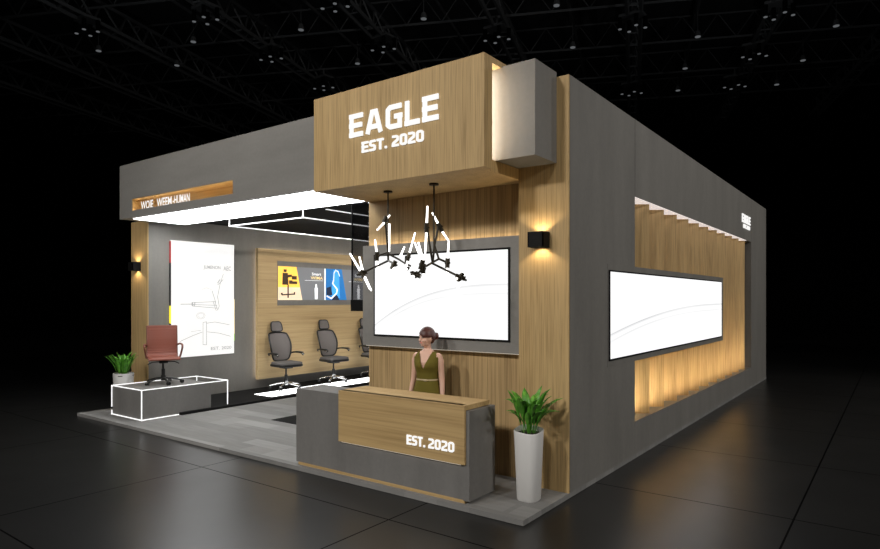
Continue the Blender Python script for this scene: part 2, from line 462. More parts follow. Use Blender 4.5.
# ------------------------------------------------------------ stand floor
pf = MB().box(-9.07, 0, 0, 13.15, .004, P).box(-9.5, -9.07, .9, 13.15, .004, P)
tag(pf.build('stand_platform', 'carpet'), 'low raised stand floor covered in mixed grey carpet planks', 'platform')
dk = thing('display_deck', (-8.1, 1, P), 'black raised strip of deck under the row of mesh chairs along the left wall', 'deck')
MB().box(-8.815, -7.36, 1.0, 12.9, P, .098).build('deck_board', 'black_deck', dk)
MB().box(-8.10, -7.53, 3.08, 9.5, .0975, .102).build('light_panel', 'floor_light', dk)
tag(MB().box(-5.74, -3.06, 1.66, 8, P, P+.006).build('black_mat', 'black_deck'), 'flat black mat on the grey carpet behind the reception desk', 'mat')

# ------------------------------------------------------------ dark side wall with slat niche
sw = thing('side_wall', (-.2, 7, P), 'long dark grey side wall with a recessed oak slat niche facing the aisle', 'wall')
T0 = 4.467
MB().box(-.5, 0, 1.012, 3.014, P, T0).build('wall_panel', 'grey', sw)
MB().box(-.5, 0, 3.026, 11.05, 3.45, T0).build('wall_panel', 'grey', sw)
MB().box(-.5, 0, 3.02, 11.05, P, .30).box(-.26, 0, 3.02, 11.05, .30, .49).build('wall_panel', 'grey', sw)
MB().box(-.5, 0, 11.056, 13.1, P, T0).build('wall_panel', 'grey', sw)
MB().box(-.5, -.42, 3.02, 11.05, .30, 3.45).build('niche_back', 'oak_v', sw)
MB().box(-.40, -.004, 3.03, 10.5, 3.44, 3.449).build('niche_light', 'niche_top', sw)
MB().box(-.335, -.285, 3.08, 10.4, .415, .43).build('cove_light', 'cove_slat', sw)
for k in range(11):
    y1 = 3.712 + .676*k
    ld = bpy.data.lights.new('slat_uplight', 'AREA'); lo = bpy.data.objects.new('slat_uplight', ld); COL.objects.link(lo)
    ld.shape = 'RECTANGLE'; ld.size = .05; ld.size_y = .40; ld.energy = 23; ld.color = (1,.86,.64)
    lo.location = (-.31, y1-.46, .435); lo.rotation_euler = (R(180-18), 0, 0)
    a = Vector((-.40, y1-.27, 0)); b = Vector((-.035, y1, 0)); n = Vector((b.y-a.y, -(b.x-a.x), 0)).normalized()*.02
    m = MB(); q = [a, b, b-n, a-n]
    m.loft([[Vector((p.x, p.y, .492)) for p in q], [Vector((p.x, p.y, 3.438)) for p in q]])
    m.build('oak_slat', 'oak_v', sw)
m = MB(); pl = Plane((0, 9.95, 3.7), (0,1,0), (1,0,0))
lettering(m, pl, 'EAGLE', 0, .12, .185, .92, .02); lettering(m, pl, 'EST. 2020', .14, 0, .085, .72, .02)
m.build('brand_lettering', 'letter', sw)
ss = thing('display_screen', (0, 5, 1.29), 'long bright white display screen on the dark side wall over the oak slats', 'screen')
MB().box(-.03, .004, 2.06, 8.1, 1.29, 2.525).build('surround', 'grey', ss)
MB().box(.004, .018, 2.085, 7.92, 1.362, 2.45).build('bezel', 'bezel', ss)
MB().box(.0175, .021, 2.11, 7.9, 1.384, 2.43).build('picture', 'screen_s', ss)

# ------------------------------------------------------------ reception corner: pier, wood wall, screen
MB_ = MB().box(-.6, -.004, .99, 1.010, P, T0).box(-.6, -.51, 1.010, 1.15, P, T0)
pier = tag(MB_.build('oak_pier', 'oak_v'), 'tall narrow oak veneer pier at the front right corner behind the tall white planter', 'pier')
rw = tag(MB().box(-3.02, -.605, 1.16, 1.26, P, 3.42).build('reception_back_wall', 'oak_dark'), 'vertically grained oak wall behind the receptionist and the chandeliers', 'wall')
fs = thing('display_screen', (-1.8, 1.1, 1.48), 'bright white landscape screen in grey surround behind the receptionist', 'screen')
MB().box(-3.03, -.608, 1.05, 1.159, 1.483, 2.817).build('surround', 'grey_x', fs)
MB().box(-2.82, -.745, 1.036, 1.05, 1.615, 2.688).build('bezel', 'bezel', fs)
MB().box(-2.795, -.768, 1.033, 1.037, 1.637, 2.664).build('picture', 'screen_f', fs)
MB().box(-3.0, -.64, 1.12, 1.14, 2.817, 2.824).build('cove_light', 'cove_soft', fs)
MB().box(-3.0, -.64, 1.08, 1.10, 1.474, 1.482).build('cove_light', 'cove_dim', fs)
tag(MB().box(-3.02, -2.92, 1.265, 12.9, P, 3.66).build('inner_partition_wall', 'grey_dark'), 'dark inner partition wall running back behind the reception wall', 'wall')
tag(MB().box(-8.82, -.5, 12.92, 13.05, P, 3.66).build('stand_back_wall', 'grey_dark'), 'dark rear wall closing the back of the stand', 'wall')
# tinted glass fin
gp = thing('glass_fin', (-3.2, 1.13, 1.93), 'dark tinted glass panel with black base box left of the reception screen', 'glass panel')
MB().box(-3.34, -3.035, 1.16, 1.172, 2.09, 3.425).build('glass_pane', 'glass', gp)
MB().box(-3.34, -3.035, 1.13, 1.20, 1.935, 2.09).build('base_box', 'bezel', gp)
MB().box(-3.352, -3.34, 1.155, 1.177, 2.09, 3.42).build('edge_post', 'bezel', gp)

# ------------------------------------------------------------ oak header with lettering and the corner block
hd = thing('oak_header', (-1.8, .17, 3.425), 'big oak veneer box header with white EAGLE lettering over the reception desk', 'sign')
MB().box(-3.02, -.533, .17, .32, 3.425, 4.563).box(-3.02, -.69, .32, 1.30, 3.545, 4.563).box(-.69, -.533, .32, .60, 4.50, 4.563).box(-3.02, -.60, .32, .985, 3.425, 3.545).box(-3.02, -.605, .985, 1.30, 3.425, 3.545).build('header_box', 'oak_v', hd)
pl = Plane((0, .17, 0), (1,0,0), (0,-1,0))
m = MB(); lettering(m, pl, 'EAGLE', -2.395, 3.99, .268, 1.30, .02); m.build('brand_lettering', 'letter', hd)
m = MB(); lettering(m, pl, 'EST.', -2.195, 3.79, .122, .385, .02); m.build('word_lettering', 'letter', hd)
m = MB(); lettering(m, pl, '2020', -1.735, 3.79, .122, .445, .02); m.build('year_lettering', 'letter', hd)
MB().box(-.689, -.680, .345, .48, 3.56, 4.48).build('cove_light', 'cove_white', hd)
tag(MB().box(-.667, -.142, .50, .985, 3.549, 4.515).build('corner_block', 'grey'), 'grey concrete look block beside the oak header at the upper corner', 'block')
tag(MB().box(-3.02, -2.0, 1.32, 1.7, 3.44, 4.45).box(-.6,-.52,1.2,1.3,3.9,T0).build('header_rear_support', 'grey_dark'), 'dark backing behind the oak header', 'support')

# ------------------------------------------------------------ canopy over the open side
cp = thing('canopy', (-5.9, .62, 3.575), 'long grey canopy beam with a lit oak letter niche over the open showroom', 'canopy')
MB().box(-8.79, -8.35, .62, 1.75, 3.575, 4.56).box(-5.326, -3.025, .62, 1.75, 3.575, 4.56).box(-8.35, -5.326, .62, 1.75, 3.912, 4.56)\
    .box(-8.35, -5.326, .62, 1.75, 3.575, 3.69).box(-8.35, -5.326, .92, 1.75, 3.69, 3.912).box(-8.35, -5.326, .62, .630, 3.69, 3.703).build('beam', 'grey_x', cp)
MB().box(-8.349, -5.327, .905, .919, 3.691, 3.911).box(-8.349, -5.327, .631, .919, 3.691, 3.695).box(-8.349, -5.327, .63, .919, 3.902, 3.911)\
    .box(-8.349, -8.338, .63, .919, 3.70, 3.902).box(-5.338, -5.327, .63, .919, 3.70, 3.902).build('niche_lining', 'oak_h', cp)
MB().box(-8.33, -5.35, .634, .66, 3.6955, 3.699).build('cove_light', 'cove', cp)
MB().box(-8.43, -3.06, .70, 1.70, 3.558, 3.575).build('light_panel', 'panel', cp)
pl = Plane((0, .74, 0), (1,0,0), (0,-1,0)); m = MB()
for s, u, w in (('WOIE', -8.20, .42), ('WEEM', -7.66, .48), ('-HUMAN', -7.15, .52)):
    m = MB(); text_flat(m, pl, s, u-.02, 3.715, .15, w, .0, .02); m.build('niche_lettering', 'letter', cp)
tag(MB().box(-8.70, -3.025, 1.76, 12.9, 3.665, 3.72).build('showroom_ceiling', 'black_deck'), 'dark flat ceiling panel over the showroom interior', 'ceiling panel')

# ------------------------------------------------------------ left wall, pier, oak panel
tag(MB().box(-8.92, -8.82, 1.19, 13.05, P, 3.574).box(-8.92, -8.82, 1.76, 13.05, 3.574, 3.68).build('left_partition_wall', 'grey'), 'grey plaster partition wall along the left side carrying the sketch poster', 'wall')
tag(MB().box(-9.45, -8.825, 1.17, 1.186, P, 3.62).box(-9.45,-8.925,1.186,1.35,P,3.62).build('oak_pier', 'oak_v'), 'narrow oak pier at the left front end of the stand behind the small plant', 'pier')
m = MB()
for z in (2.87, 1.35): m.box(-8.8205, -8.8185, 3.1, 3.6, z, z+.006)
op = thing('oak_wall_panel', (-8.74, 6, .31), 'large horizontally grained oak panel on the left wall behind the mesh chairs', 'wall panel')
MB().box(-8.76, -8.673, 3.61, 11.5, .31, 1.955).box(-8.76, -8.673, 3.61, 4.14, 1.955, 2.985).box(-8.76, -8.673, 3.61, 11.5, 2.985, 3.24).box(-8.76, -8.70, 4.14, 11.5, 1.955, 2.985).build('panel_board', 'oak_y', op)
MB().box(-8.8, -8.778, 3.66, 3.68, .36, 3.2).build('cove_light', 'cove_soft', op)
MB().box(-8.8, -8.778, 3.8, 11.4, 3.19, 3.21).build('cove_light', 'cove_soft', op)
bd = thing('poster_lightbox', (-8.69, 6, 1.955), 'long grey lightbox band with advertising posters above the mesh chairs', 'lightbox')
MB().box(-8.70, -8.668, 4.14, 9.9, 1.955, 2.98).build('band', 'grey', bd)
pl = Plane((-8.668, 0, 0), (0,1,0), (1,0,0))
def slab(name, mat, pts, d0=.0, d1=.006, parent=bd):
    return pl.slab(MB(), pts, d0, d1).build(name, mat, parent)
def poster(y0, kind):
    lo, hi = 2.08, 2.862
    base = slab('poster', 'pgrey', [(y0, lo), (y0+1.43, lo), (y0+1.43, hi), (y0, hi)])
    a, b = ('yellow', 'cream') if kind == 0 else ('pblue', 'pblue')
    p = slab('photo_area', a, [(y0, lo), (y0+.72, lo), (y0+.54, hi), (y0, hi)], .006, .009, base)
    if kind == 0:
        slab('photo_floor', b, [(y0, lo), (y0+.72, lo), (y0+.65, lo+.30), (y0, lo+.30)], .009, .011, base)
        m = MB()
        for q in ([(.16,.62),(.24,.62),(.25,.68),(.16,.68)], [(.12,.34),(.30,.34),(.28,.60),(.13,.60)], [(.28,.50),(.40,.52),(.40,.57),(.28,.56)], [(.40,.46),(.55,.46),(.55,.54),(.40,.54)],
                  [(.32,.36),(.42,.36),(.42,.44),(.32,.44)], [(.42,.36),(.56,.36),(.56,.42),(.42,.42)], [(.10,.10),(.50,.12),(.50,.15),(.10,.13)], [(.27,.05),(.31,.05),(.31,.34),(.27,.34)], [(.08,.12),(.13,.12),(.13,.16),(.08,.16)], [(.46,.13),(.50,.13),(.50,.18),(.46,.18)]):
            pl.slab(m, [(y0+u*1.0, lo+v*1.05) for u, v in q], .011, .013)
        m.build('chair_print', 'pbrown', base)
    else:
        slab('photo_highlight', 'pblue2', [(y0+.18, lo+.1), (y0+.48, lo+.05), (y0+.44, hi-.03), (y0+.26, hi-.03)], .009, .011, base)
        m = MB(); pl.slab(m, [(y0+.02, lo+.12), (y0+.22, lo+.12), (y0+.16, lo+.34), (y0+.02, lo+.30)], .011, .013); pl.slab(m, [(y0+.2, lo), (y0+.45, lo+.0), (y0+.4, lo+.10), (y0+.3, lo+.16)], .011, .013); m.build('shadow_print', 'pnavy', base)
        m = MB(); pl.stroke(m, [(y0+.26, lo+.50), (y0+.27, lo+.68), (y0+.33, lo+.755), (y0+.41, lo+.72), (y0+.47, lo+.60)], .025, .013, .015)
        pl.stroke(m, [(y0+.26, lo+.50), (y0+.22, lo+.42), (y0+.38, lo+.27), (y0+.36, lo+.17), (y0+.18, lo+.04), (y0+.02, lo+.10)], .035, .013, .015); m.build('chair_frame_print', 'pwhite', base)
    m = MB(); text_flat(m, pl, 'Smart', y0+1.02, lo+.60, .07, .30, .006, .003)
    pl.slab(m, [(y0+.80, lo+.47), (y0+1.38, lo+.47), (y0+1.38, lo+.478), (y0+.80, lo+.478)], .006, .009)
    pl.slab(m, [(y0+1.12, lo+.02), (y0+1.20, lo+.02), (y0+1.21, lo+.30), (y0+1.11, lo+.30)], .006, .009); pl.slab(m, [(y0+1.13, lo+.31), (y0+1.19, lo+.31), (y0+1.18, lo+.39), (y0+1.14, lo+.39)], .006, .009)
    m.build('poster_text', 'pwhite', base)
    m = MB(); text_flat(m, pl, 'WIMA', y0+.98, lo+.50, .075, .40, .006, .003); m.build('poster_title', 'pgold', base)
    slab('divider', 'pwhite', [(y0+1.43, lo), (y0+1.47, lo), (y0+1.47, hi), (y0+1.43, hi)], .0, .008, base)
poster(4.15, 0); poster(5.63, 1); poster(7.11, 0); poster(8.43, 1)
# sketch poster light box
sp = thing('sketch_poster', (-8.8, 2.34, .95), 'tall glowing white poster with a pencil sketch of a chair on the left grey wall', 'poster')
MB().box(-8.819, -8.782, 1.62, 3.065, .93, 3.272).build('lightbox', 'letter', sp)
Y0, Y1 = 1.614, 1.62
def chip(mat, z0, z1, y0=1.605, y1=1.62): MB().box(-8.819, -8.781, y0, y1, z0, z1).build('edge_strip', mat, sp)
chip('bezel', 2.75, 2.82); chip('red', 2.82, 3.25); chip('chip_yellow', 1.62, 1.97); chip('bezel', 1.0, 1.62); chip('bezel', 1.97, 2.75)
chip('bezel', 2.1, 3.2, 3.065, 3.078); chip('pgold', 1.35, 2.1, 3.065, 3.078); chip('chip_green', 1.2, 1.35, 3.065, 3.078)
ps = Plane((-8.782, 0, 0), (0,1,0), (1,0,0)); m = MB()
text_flat(m, ps, 'JUMENON', 2.33, 2.71, .095, .40, .001, .002); m.build('poster_title', 'ink', sp); m = MB(); text_flat(m, ps, 'AEC', 2.80, 2.71, .095, .19, .001, .002)
m.build('poster_title', 'ink', sp); m = MB(); text_flat(m, ps, 'EST. 2020', 2.50, 1.03, .07, .50, .001, .002); m.build('poster_text', 'ink', sp)
m = MB(); text_flat(m, ps, 'EAGLE', 1.72, 3.1, .09, .6, .001, .002); text_flat(m, ps, 'EST. 2020', 1.9, 2.98, .06, .45, .001, .002)
M['ink_faint'] = printed('faint_ink', (.8,.8,.8), 1.05); m.build('faint_text', 'ink_faint', sp)
m = MB()
def sk(pts, w=.012): ps.stroke(m, pts, w, .001, .003)
sk([(2.80,2.64),(2.72,2.42),(2.66,2.15),(2.70,1.95),(2.66,1.86)]); sk([(2.66,2.40),(2.80,2.52)]); sk([(2.66,2.44),(2.72,2.52)],.02)
sk([(2.10,1.99),(2.65,1.97)]); sk([(2.10,2.03),(2.62,2.05)]); sk([(2.08,1.96),(2.65,1.91)]); sk([(1.82,2.0),(2.1,2.0)], .016); sk([(2.08,1.96),(2.08,2.04)],.03); sk([(2.12,1.96),(2.14,2.04)],.02)
sk([(2.62,2.02),(2.53,2.28)]); sk([(2.6,2.03),(2.66,1.88)]); sk([(2.56,2.04),(2.63,1.85)]); sk([(2.30,2.30),(2.40,2.34),(2.52,2.30)], .006)
sk([(2.32,1.62),(2.32,1.16),(2.40,1.15),(2.40,1.63),(2.32,1.62)]); sk([(2.40,1.60),(2.6,1.62),(2.95,1.55)]); sk([(2.42,1.42),(2.7,1.38),(2.98,1.30)]); sk([(2.30,1.42),(2.1,1.36),(1.80,1.25)]); sk([(2.28,1.46),(2.05,1.44)],.008)
for i in range(2): sk([(2.27+.1*math.cos(t/12*2*PI)*(1-.3*i), 1.76+.07*math.sin(t/12*2*PI)*(1-.3*i)) for t in range(13)], .006)
m.build('chair_sketch', 'ink', sp)

# made-up downlights, added with their spots to brighten the oak panel
for y in (3.3, 5.0, 6.7, 8.4):
    dl = thing('added_downlight', (-6.2, y, 3.656), 'small black made-up downlight added in the dark showroom ceiling to brighten the oak panel', 'ceiling light', 'added downlights in the showroom ceiling')
    MB().cyl((-6.2,y,3.659),(-6.2,y,3.665),.05,.05).build('housing', 'bezel', dl)
    MB().cyl((-6.2,y,3.656),(-6.2,y,3.659),.035).build('lens', 'spot_disc', dl)
    ld = bpy.data.lights.new('added_wash_light', 'SPOT'); lo = bpy.data.objects.new('added_wash_light', ld); COL.objects.link(lo)
    ld.energy = 150; ld.color = (1,.94,.86); ld.spot_size = R(115); ld.spot_blend = .9; ld.shadow_soft_size = .05
    lo.location = (-6.2, y, 3.64); lo.rotation_euler = (Vector((-8.5, y, 2.1))-Vector((-6.2, y, 3.64))).to_track_quat('-Z', 'Y').to_euler()

# ------------------------------------------------------------ plinth with LED outline
pn = thing('display_plinth', (-7.95, 1.1, P), 'low grey concrete plinth outlined with white LED lines under the tan leather chair', 'plinth')
m = MB()
prof = [(.32, P), (.995, P), (.995, .10), (1.62, .10), (1.62, .56), (.32, .56)]
m.loft([[(x, y, z) for y, z in prof] for x in (-8.43, -7.425)]); m.build('plinth_body', 'grey_desk', pn)
def led(parent, *seg, r=.0065, mat='led', nm='led_line'):
    m = MB()
    for a, b in seg:
        lo = [min(a[i], b[i])-r for i in range(3)]; hi = [max(a[i], b[i])+r for i in range(3)]
        m.box(lo[0], hi[0], lo[1], hi[1], lo[2], hi[2])
    return m.build(nm, mat, parent)
X0, X1, YA, YB, ZB, ZT = -8.44, -7.415, .31, 1.965, P+.01, .568
led(pn, ((X0,YA,ZT),(X1,YA,ZT)), ((X1,YA,ZT),(X1,YB,ZT)), ((X1,YB,ZT),(X0,YB,ZT)), ((X0,YB,ZT),(X0,YA,ZT)))
for s in (((X0,YA,.20),(X0,YA,ZT)), ((X0,YA,ZB),(X0,YA,.13)), ((X1,YA,.20),(X1,YA,ZT)), ((X1,YA,ZB),(X1,YA,.18)), ((X1,YB,.12),(X1,YB,ZT)), ((X0,YB,.12),(X0,YB,ZT)), ((X0,YA,ZB),(X1,YA,ZB)), ((X1,YA,ZB),(X1,.97,ZB))):
    led(pn, s)
# hanging rectangular LED lamp
lx0, lx1, ly0, ly1, lz = -7.12, -5.10, 1.80, 5.6, 3.448
lf = thing('rectangular_pendant_lamp', (-6.1, 3.5, lz), 'thin white rectangular LED outline lamp hanging below the dark showroom ceiling', 'lamp')
led(lf, ((lx0,ly0,lz),(lx1,ly0,lz)), r=.009); led(lf, ((lx0,ly1,lz),(lx1,ly1,lz)), r=.009); led(lf, ((lx0,ly0,lz),(lx0,ly1,lz)), r=.009); led(lf, ((lx1,ly0,lz),(lx1,ly1,lz)), r=.009)
for x in (lx0, lx1):
    for y in (ly0, ly1): led(lf, ((x,y,lz),(x,y,3.655)), r=.008, nm='hanger')
tag(MB().box(-5.21, -5.17, 2.4, 7, 3.655, 3.664).build('ceiling_light_line', 'led'), 'thin straight white LED line on the dark showroom ceiling', 'lamp')

# ------------------------------------------------------------ reception desk
rd = thing('reception_desk', (-1.95, .3, P), 'grey concrete and oak reception desk with EST. 2020 on its front', 'desk')
m = MB().box(-3.24, -2.455, .078, .52, P+.03, .99).box(-2.455, -.715, .075, .13, P+.03, .52).box(-2.455, -.715, .12, .16, .45, .95)
m.box(-.713, -.64, .062, .548, P+.03, .985).build('desk_body', 'grey_desk', rd)
MB().box(-2.452, -.68, .035, .0615, .45, 1.04).box(-2.452, -.716, .0615, .12, .45, 1.04).box(-2.452, -.68, .0615, .50, .991, 1.04).build('oak_front', 'oak_h', rd)
MB().box(-3.19, -.70, .07, .30, P, P+.032).build('kick_strip', 'oak_h', rd)
MB().box(-2.42, -.74, .050, .070, .440, .449).build('cove_light', 'cove_dim', rd)
MB().box(-2.45, -.72, .16, .54, .70, .73).build('work_surface', 'grey_desk', rd)
pl = Plane((0, .035, 0), (1,0,0), (0,-1,0)); m = MB(); lettering(m, pl, 'EST.', -1.415, .56, .102, .245, .012); m.build('word_lettering', 'letter', rd)
m = MB(); lettering(m, pl, '2020', -1.125, .56, .102, .325, .012); m.build('year_lettering', 'letter', rd)

# ------------------------------------------------------------ sconces
def sconce(x0, x1, y0, y1, z0, z1, label):
    cx = (x0+x1)/2; t = thing('wall_sconce', (cx, y1, z0), label, 'wall lamp')
    m = MB(); w = .012
    m.box(x0, x1, y0, y0+w, z0, z1).box(x0, x0+w, y0, y1, z0, z1).box(x1-w, x1, y0, y1, z0, z1).box(x0, x1, y1-w, y1, z0, z1).box(x0+w, x1-w, y0+w, y1-w, (z0+z1)/2-.02, (z0+z1)/2+.02)
    m.build('shade', 'bezel', t)
    for s in (1, -1):
        zc = (z0+z1)/2 + s*.02
        MB().cyl((cx, (y0+y1)/2, zc), (cx, (y0+y1)/2, zc+s*.015), .03).build('lamp_lens', 'cove', t)
        ld = bpy.data.lights.new('sconce_beam', 'SPOT'); lo = bpy.data.objects.new('sconce_beam', ld); COL.objects.link(lo)
        ld.energy = 5; ld.color = (1,.78,.48); ld.spot_size = R(125); ld.spot_blend = .35; ld.shadow_soft_size = .015
        lo.location = (cx, (y0+y1)/2, zc+s*.03); lo.rotation_euler = (R(180) if s > 0 else 0, 0, 0)
sconce(-.409, -.224, .835, .988, 2.655, 2.820, 'black box wall sconce on the right corner oak pier, glowing up and down')
sconce(-9.27, -9.077, 1.01, 1.168, 2.655, 2.820, 'black box wall sconce on the left oak pier near the small plant')

# ------------------------------------------------------------ chandeliers
def chandelier(px0, py0, base, label, arms, socks, tubes, scale):
    t = thing('branching_chandelier', base, label, 'chandelier', 'branching chandeliers over the reception desk')
    U = Vector((.804, .595, 0)); Wd = Vector((.595, -.804, 0))
    def q(p):
        u, v = (p[0]-px0)/scale, (py0-p[1])/scale; w = p[2] if len(p) > 2 else 0
        k = 1 - w/7.4
        return Vector(base)+U*u*k+Vector((0,0,v))+Wd*w
    MB().cyl(Vector(base)-Vector((0,0,.022)), base, .055).build('ceiling_rose', 'metal_dark', t)
    for a in arms:
        m = MB(); m.tube([q(p) for p in a], .009 if len(a) == 2 and a[0][1] == py0 else .013, 8); m.build('arm' if a[0][1] != py0 else 'drop_rod', 'metal_dark', t, True)
    for a, d in socks:
        c = q(a); d = Vector(d).normalized(); m = MB().cyl(c-d*.055, c+d*.055, .026)
        o = d.cross(Vector((.3,.9,.2))).normalized(); m.cyl(c-o*.04, c+o*.04, .012); m.build('socket', 'metal_dark', t)
    for a, b in tubes: MB().cyl(q(a), q(b), .013, .009).build('light_tube', 'tube', t, True)
chandelier(388, 191, (-2.239, .662, 3.425), 'left branching black chandelier with white glowing tubes over the reception desk',
    [[(388,191),(388,252)], [(386,222,.1),(387,236,.05),(388.3,253)], [(388,252),(388.3,262)], [(388,253),(378,257.5,.15)], [(388,254),(398,259,-.1),(404,263,-.2),(404.6,255,-.2)],
     [(388.3,261),(377,268,.2),(365,274.5,.35)], [(388.3,261),(395.5,265,.25),(399,267,.3)], [(404,263,-.2),(411,266,-.3)], [(365,274.5,.35),(360,276.5,.4)]],
    [((385.5,222,.1),(.3,.2,.9)), ((378,257.5,.15),(.1,0,1)), ((365,274.5,.35),(-.6,.2,.8)), ((395.5,266.5,.25),(.4,.3,1)), ((407,256,-.2),(.2,.2,1)), ((408,267,-.3),(1,.5,.4)), ((365,274.5,.35),(.6,.5,.2))],
    [((385.8,223,.1),(378.5,232,.2)), ((386.5,221,.1),(390,216,.05)), ((389.4,224,.02),(389.4,252,.02)), ((378,256,.15),(376,241,.15)), ((362.5,272,.35),(353,256.5,.45)), ((365,272,.35),(361,258.5,.25)),
     ((366.5,276.5,.35),(374.5,291.5,.45)), ((366,277,.35),(371,289.5,.2)), ((408,253,-.2),(414.5,232,-.1)), ((400,255.5,-.1),(403.5,246,-.15)), ((378,259,.15),(379,272,.15)), ((396,268,.25),(392,282,.35)), ((407,258,-.2),(402,276,-.2)), ((406,268,-.3),(394,272,-.15))], 82)
chandelier(434, 183.5, (-1.491, .606, 3.425), 'right branching black chandelier with white glowing tubes, nearer the oak pier',
    [[(434,183.5),(434,244)], [(427.6,224,.15),(430,240,.1),(432.7,256)], [(438,222,-.1),(434.4,240,-.03),(438.5,252.6,0)], [(434,244),(433,257)], [(438.5,252.6),(446.5,256.5,.1)],
     [(432.7,256.8),(446,264,.2),(458.5,270.4,.35)], [(438.5,252.6),(424,262,.25),(418.6,268.3,.3)], [(458.5,270),(463.5,273,.4)], [(418.6,268,.3),(413,266,.35)]],
    [((427.5,225.6,.15),(0,0,1)), ((439.6,223,-.1),(.4,.2,-.8)), ((446.5,257,.1),(0,.1,1)), ((458.5,270.4,.35),(.5,.3,1)), ((458.5,270.4,.35),(.8,.5,-.3)), ((424.5,262.5,.25),(.1,0,1)), ((418,268,.3),(1,.4,-.4)), ((423,259,.25),(.3,.1,1))],
    [((427.5,221.7,.15),(428.2,206,.15)), ((427.2,229.7,.15),(426,249,.15)), ((438.5,221,-.1),(432.3,209,-.1)), ((440.6,225.3,-.1),(447.4,235.4,-.1)), ((446.5,254,.1),(447.6,237.5,.1)),
     ((423.6,256,.25),(416.5,239,.2)), ((424.5,256,.25),(420,240,.35)), ((424.5,265,.25),(427,282,.3)), ((459,267.5,.35),(462.5,250.5,.4)), ((461,269,.35),(474,256,.3)), ((458,273,.35),(454,290,.4)), ((456,271,.35),(442,279,.5)), ((446.5,260,.1),(446,274,.1)), ((416,269,.3),(404,275,.4))], 80)

# ------------------------------------------------------------ plants
def leaf(mb, base, az, lean, L, W, droop, stem=0.):
    d = Vector((math.cos(az), math.sin(az), 0)); s = Vector((-math.sin(az), math.cos(az), 0)); p = Vector(base); a = lean; n = 9; L_ = []; C = []; R_ = []
    pts = []
    for i in range(n+1):
        t = i/n; pts.append((p.copy(), a)); p = p + (d*math.sin(a)+Vector((0,0,1))*math.cos(a))*L/n; a += droop/n*(1.4*t+.3)
    for i, (p, a) in enumerate(pts):
        t = i/n; w = W*(.10 if t < stem else max(.02, math.sin(PI*min(1, (t-stem)/(1-stem)*.93+.07))**.8))
        up = Vector((0,0,1))*math.sin(a)-d*math.cos(a)
        L_.append(mb.bm.verts.new(p+s*w/2+up*w*.16)); C.append(mb.bm.verts.new(p)); R_.append(mb.bm.verts.new(p-s*w/2+up*w*.16))
    for i in range(n):
        mb.bm.faces.new((L_[i], C[i], C[i+1], L_[i+1])); mb.bm.faces.new((C[i], R_[i], R_[i+1], C[i+1]))
def solid(o, t=.002):
    md = o.modifiers.new('thickness', 'SOLIDIFY'); md.thickness = t; return o
def plant(name, loc, label, cat, kind):
    t = thing(name, loc, label, cat); lx, ly, lz = loc; rnd = random.Random(3 if kind else 5)
    if kind:       # tall tapered square planter with slanted rim
        def ring(h, r, slope=0):
            out = []
            for j in range(32):
                u = 2*PI*j/32+R(20); c, s_ = math.cos(u), math.sin(u); k = (abs(c)**3.2+abs(s_)**3.2)**(-1/3.2)
                x, y = r*k*c, r*k*s_
                out.append((lx+x, ly+y, lz+h-slope*(x*.55-y*.85)/.15))
            return out
        MB().loft([ring(0,.102), ring(.012,.110), ring(.3,.120), ring(.708,.137,.022), ring(.716,.132,.022), ring(.70,.124,.022), ring(.655,.118,.01), ring(.655,.02)]).build('pot', 'pot', t, True)
        MB().blob((lx,ly,lz+.672), (.120,.120,.018), .6).build('soil', 'soil', t, True)
        m = MB()
        for i in range(46):
            az = rnd.uniform(0, 2*PI); r = rnd.uniform(0, .085); L = rnd.uniform(.30, .56)
            leaf(m, (lx+r*math.cos(az), ly+r*math.sin(az), lz+.67), az+rnd.uniform(-.5,.5), rnd.uniform(.0,.20)+r*1.2, L, rnd.uniform(.06,.09), rnd.uniform(.3,2.0), .38)
        solid(m.build('foliage', 'leaf', t, True))
    else:
        MB().loft([[(lx+r*math.cos(2*PI*j/28), ly+r*math.sin(2*PI*j/28), lz+h) for j in range(28)] for h, r in ((0,.135),(.01,.15),(.66,.178),(.672,.175),(.66,.165),(.62,.16),(.62,.01))]).build('pot', 'pot', t, True)
        MB().blob((lx,ly,lz+.63), (.16,.16,.015), .6).build('soil', 'soil', t, True)
        m = MB()
        for i in range(46):
            az = rnd.uniform(0, 2*PI); r = rnd.uniform(0, .10); L = rnd.uniform(.28, .46)
            leaf(m, (lx+r*math.cos(az), ly+r*math.sin(az), lz+.625), az+rnd.uniform(-.4,.4), rnd.uniform(.0,.28)+r*1.4, L, rnd.uniform(.06,.095), rnd.uniform(.1,1.0), .12)
        solid(m.build('foliage', 'leaf', t, True))
plant('potted_plant', (-.25, .57, P), 'green leafy plant in a tall white tapered planter beside the reception desk', 'potted plant', 1)
plant('potted_plant', (-8.79, .69, P), 'bushy green plant in a round white pot behind the LED-edged plinth', 'potted plant', 0)

# ------------------------------------------------------------ office chairs
def star_base(t, z_hub, rad, mat, S=1., rot=0.):
    m = MB()
    for k in range(5):
        a = rot+2*PI*k/5; d = Vector((math.cos(a), math.sin(a), 0))
        m.tube([Vector((0,0,z_hub))+d*.02, Vector((0,0,z_hub-.012))+d*rad*.5, Vector((0,0,z_hub-.045))+d*rad], [.030*S, .024*S, .016*S], 8, flat=.7)
    m.cyl((0,0,z_hub-.04),(0,0,z_hub+.05),.04*S)
    b = m.build('star_base', mat, t, True)
    for k in range(5):
        a = rot+2*PI*k/5; c = Vector((math.cos(a), math.sin(a), 0))*rad; s_ = Vector((-math.sin(a+.6), math.cos(a+.6), 0))
        m = MB(); r = .029*S
        for s in (-1, 1): m.cyl(Vector((c.x,c.y,r))+s_*s*.008, Vector((c.x,c.y,r))+s_*s*.026*S, r, n=14)
        m.cyl((c.x,c.y,r),(c.x,c.y,z_hub-.04),.009); m.build('caster', 'black', b, True)
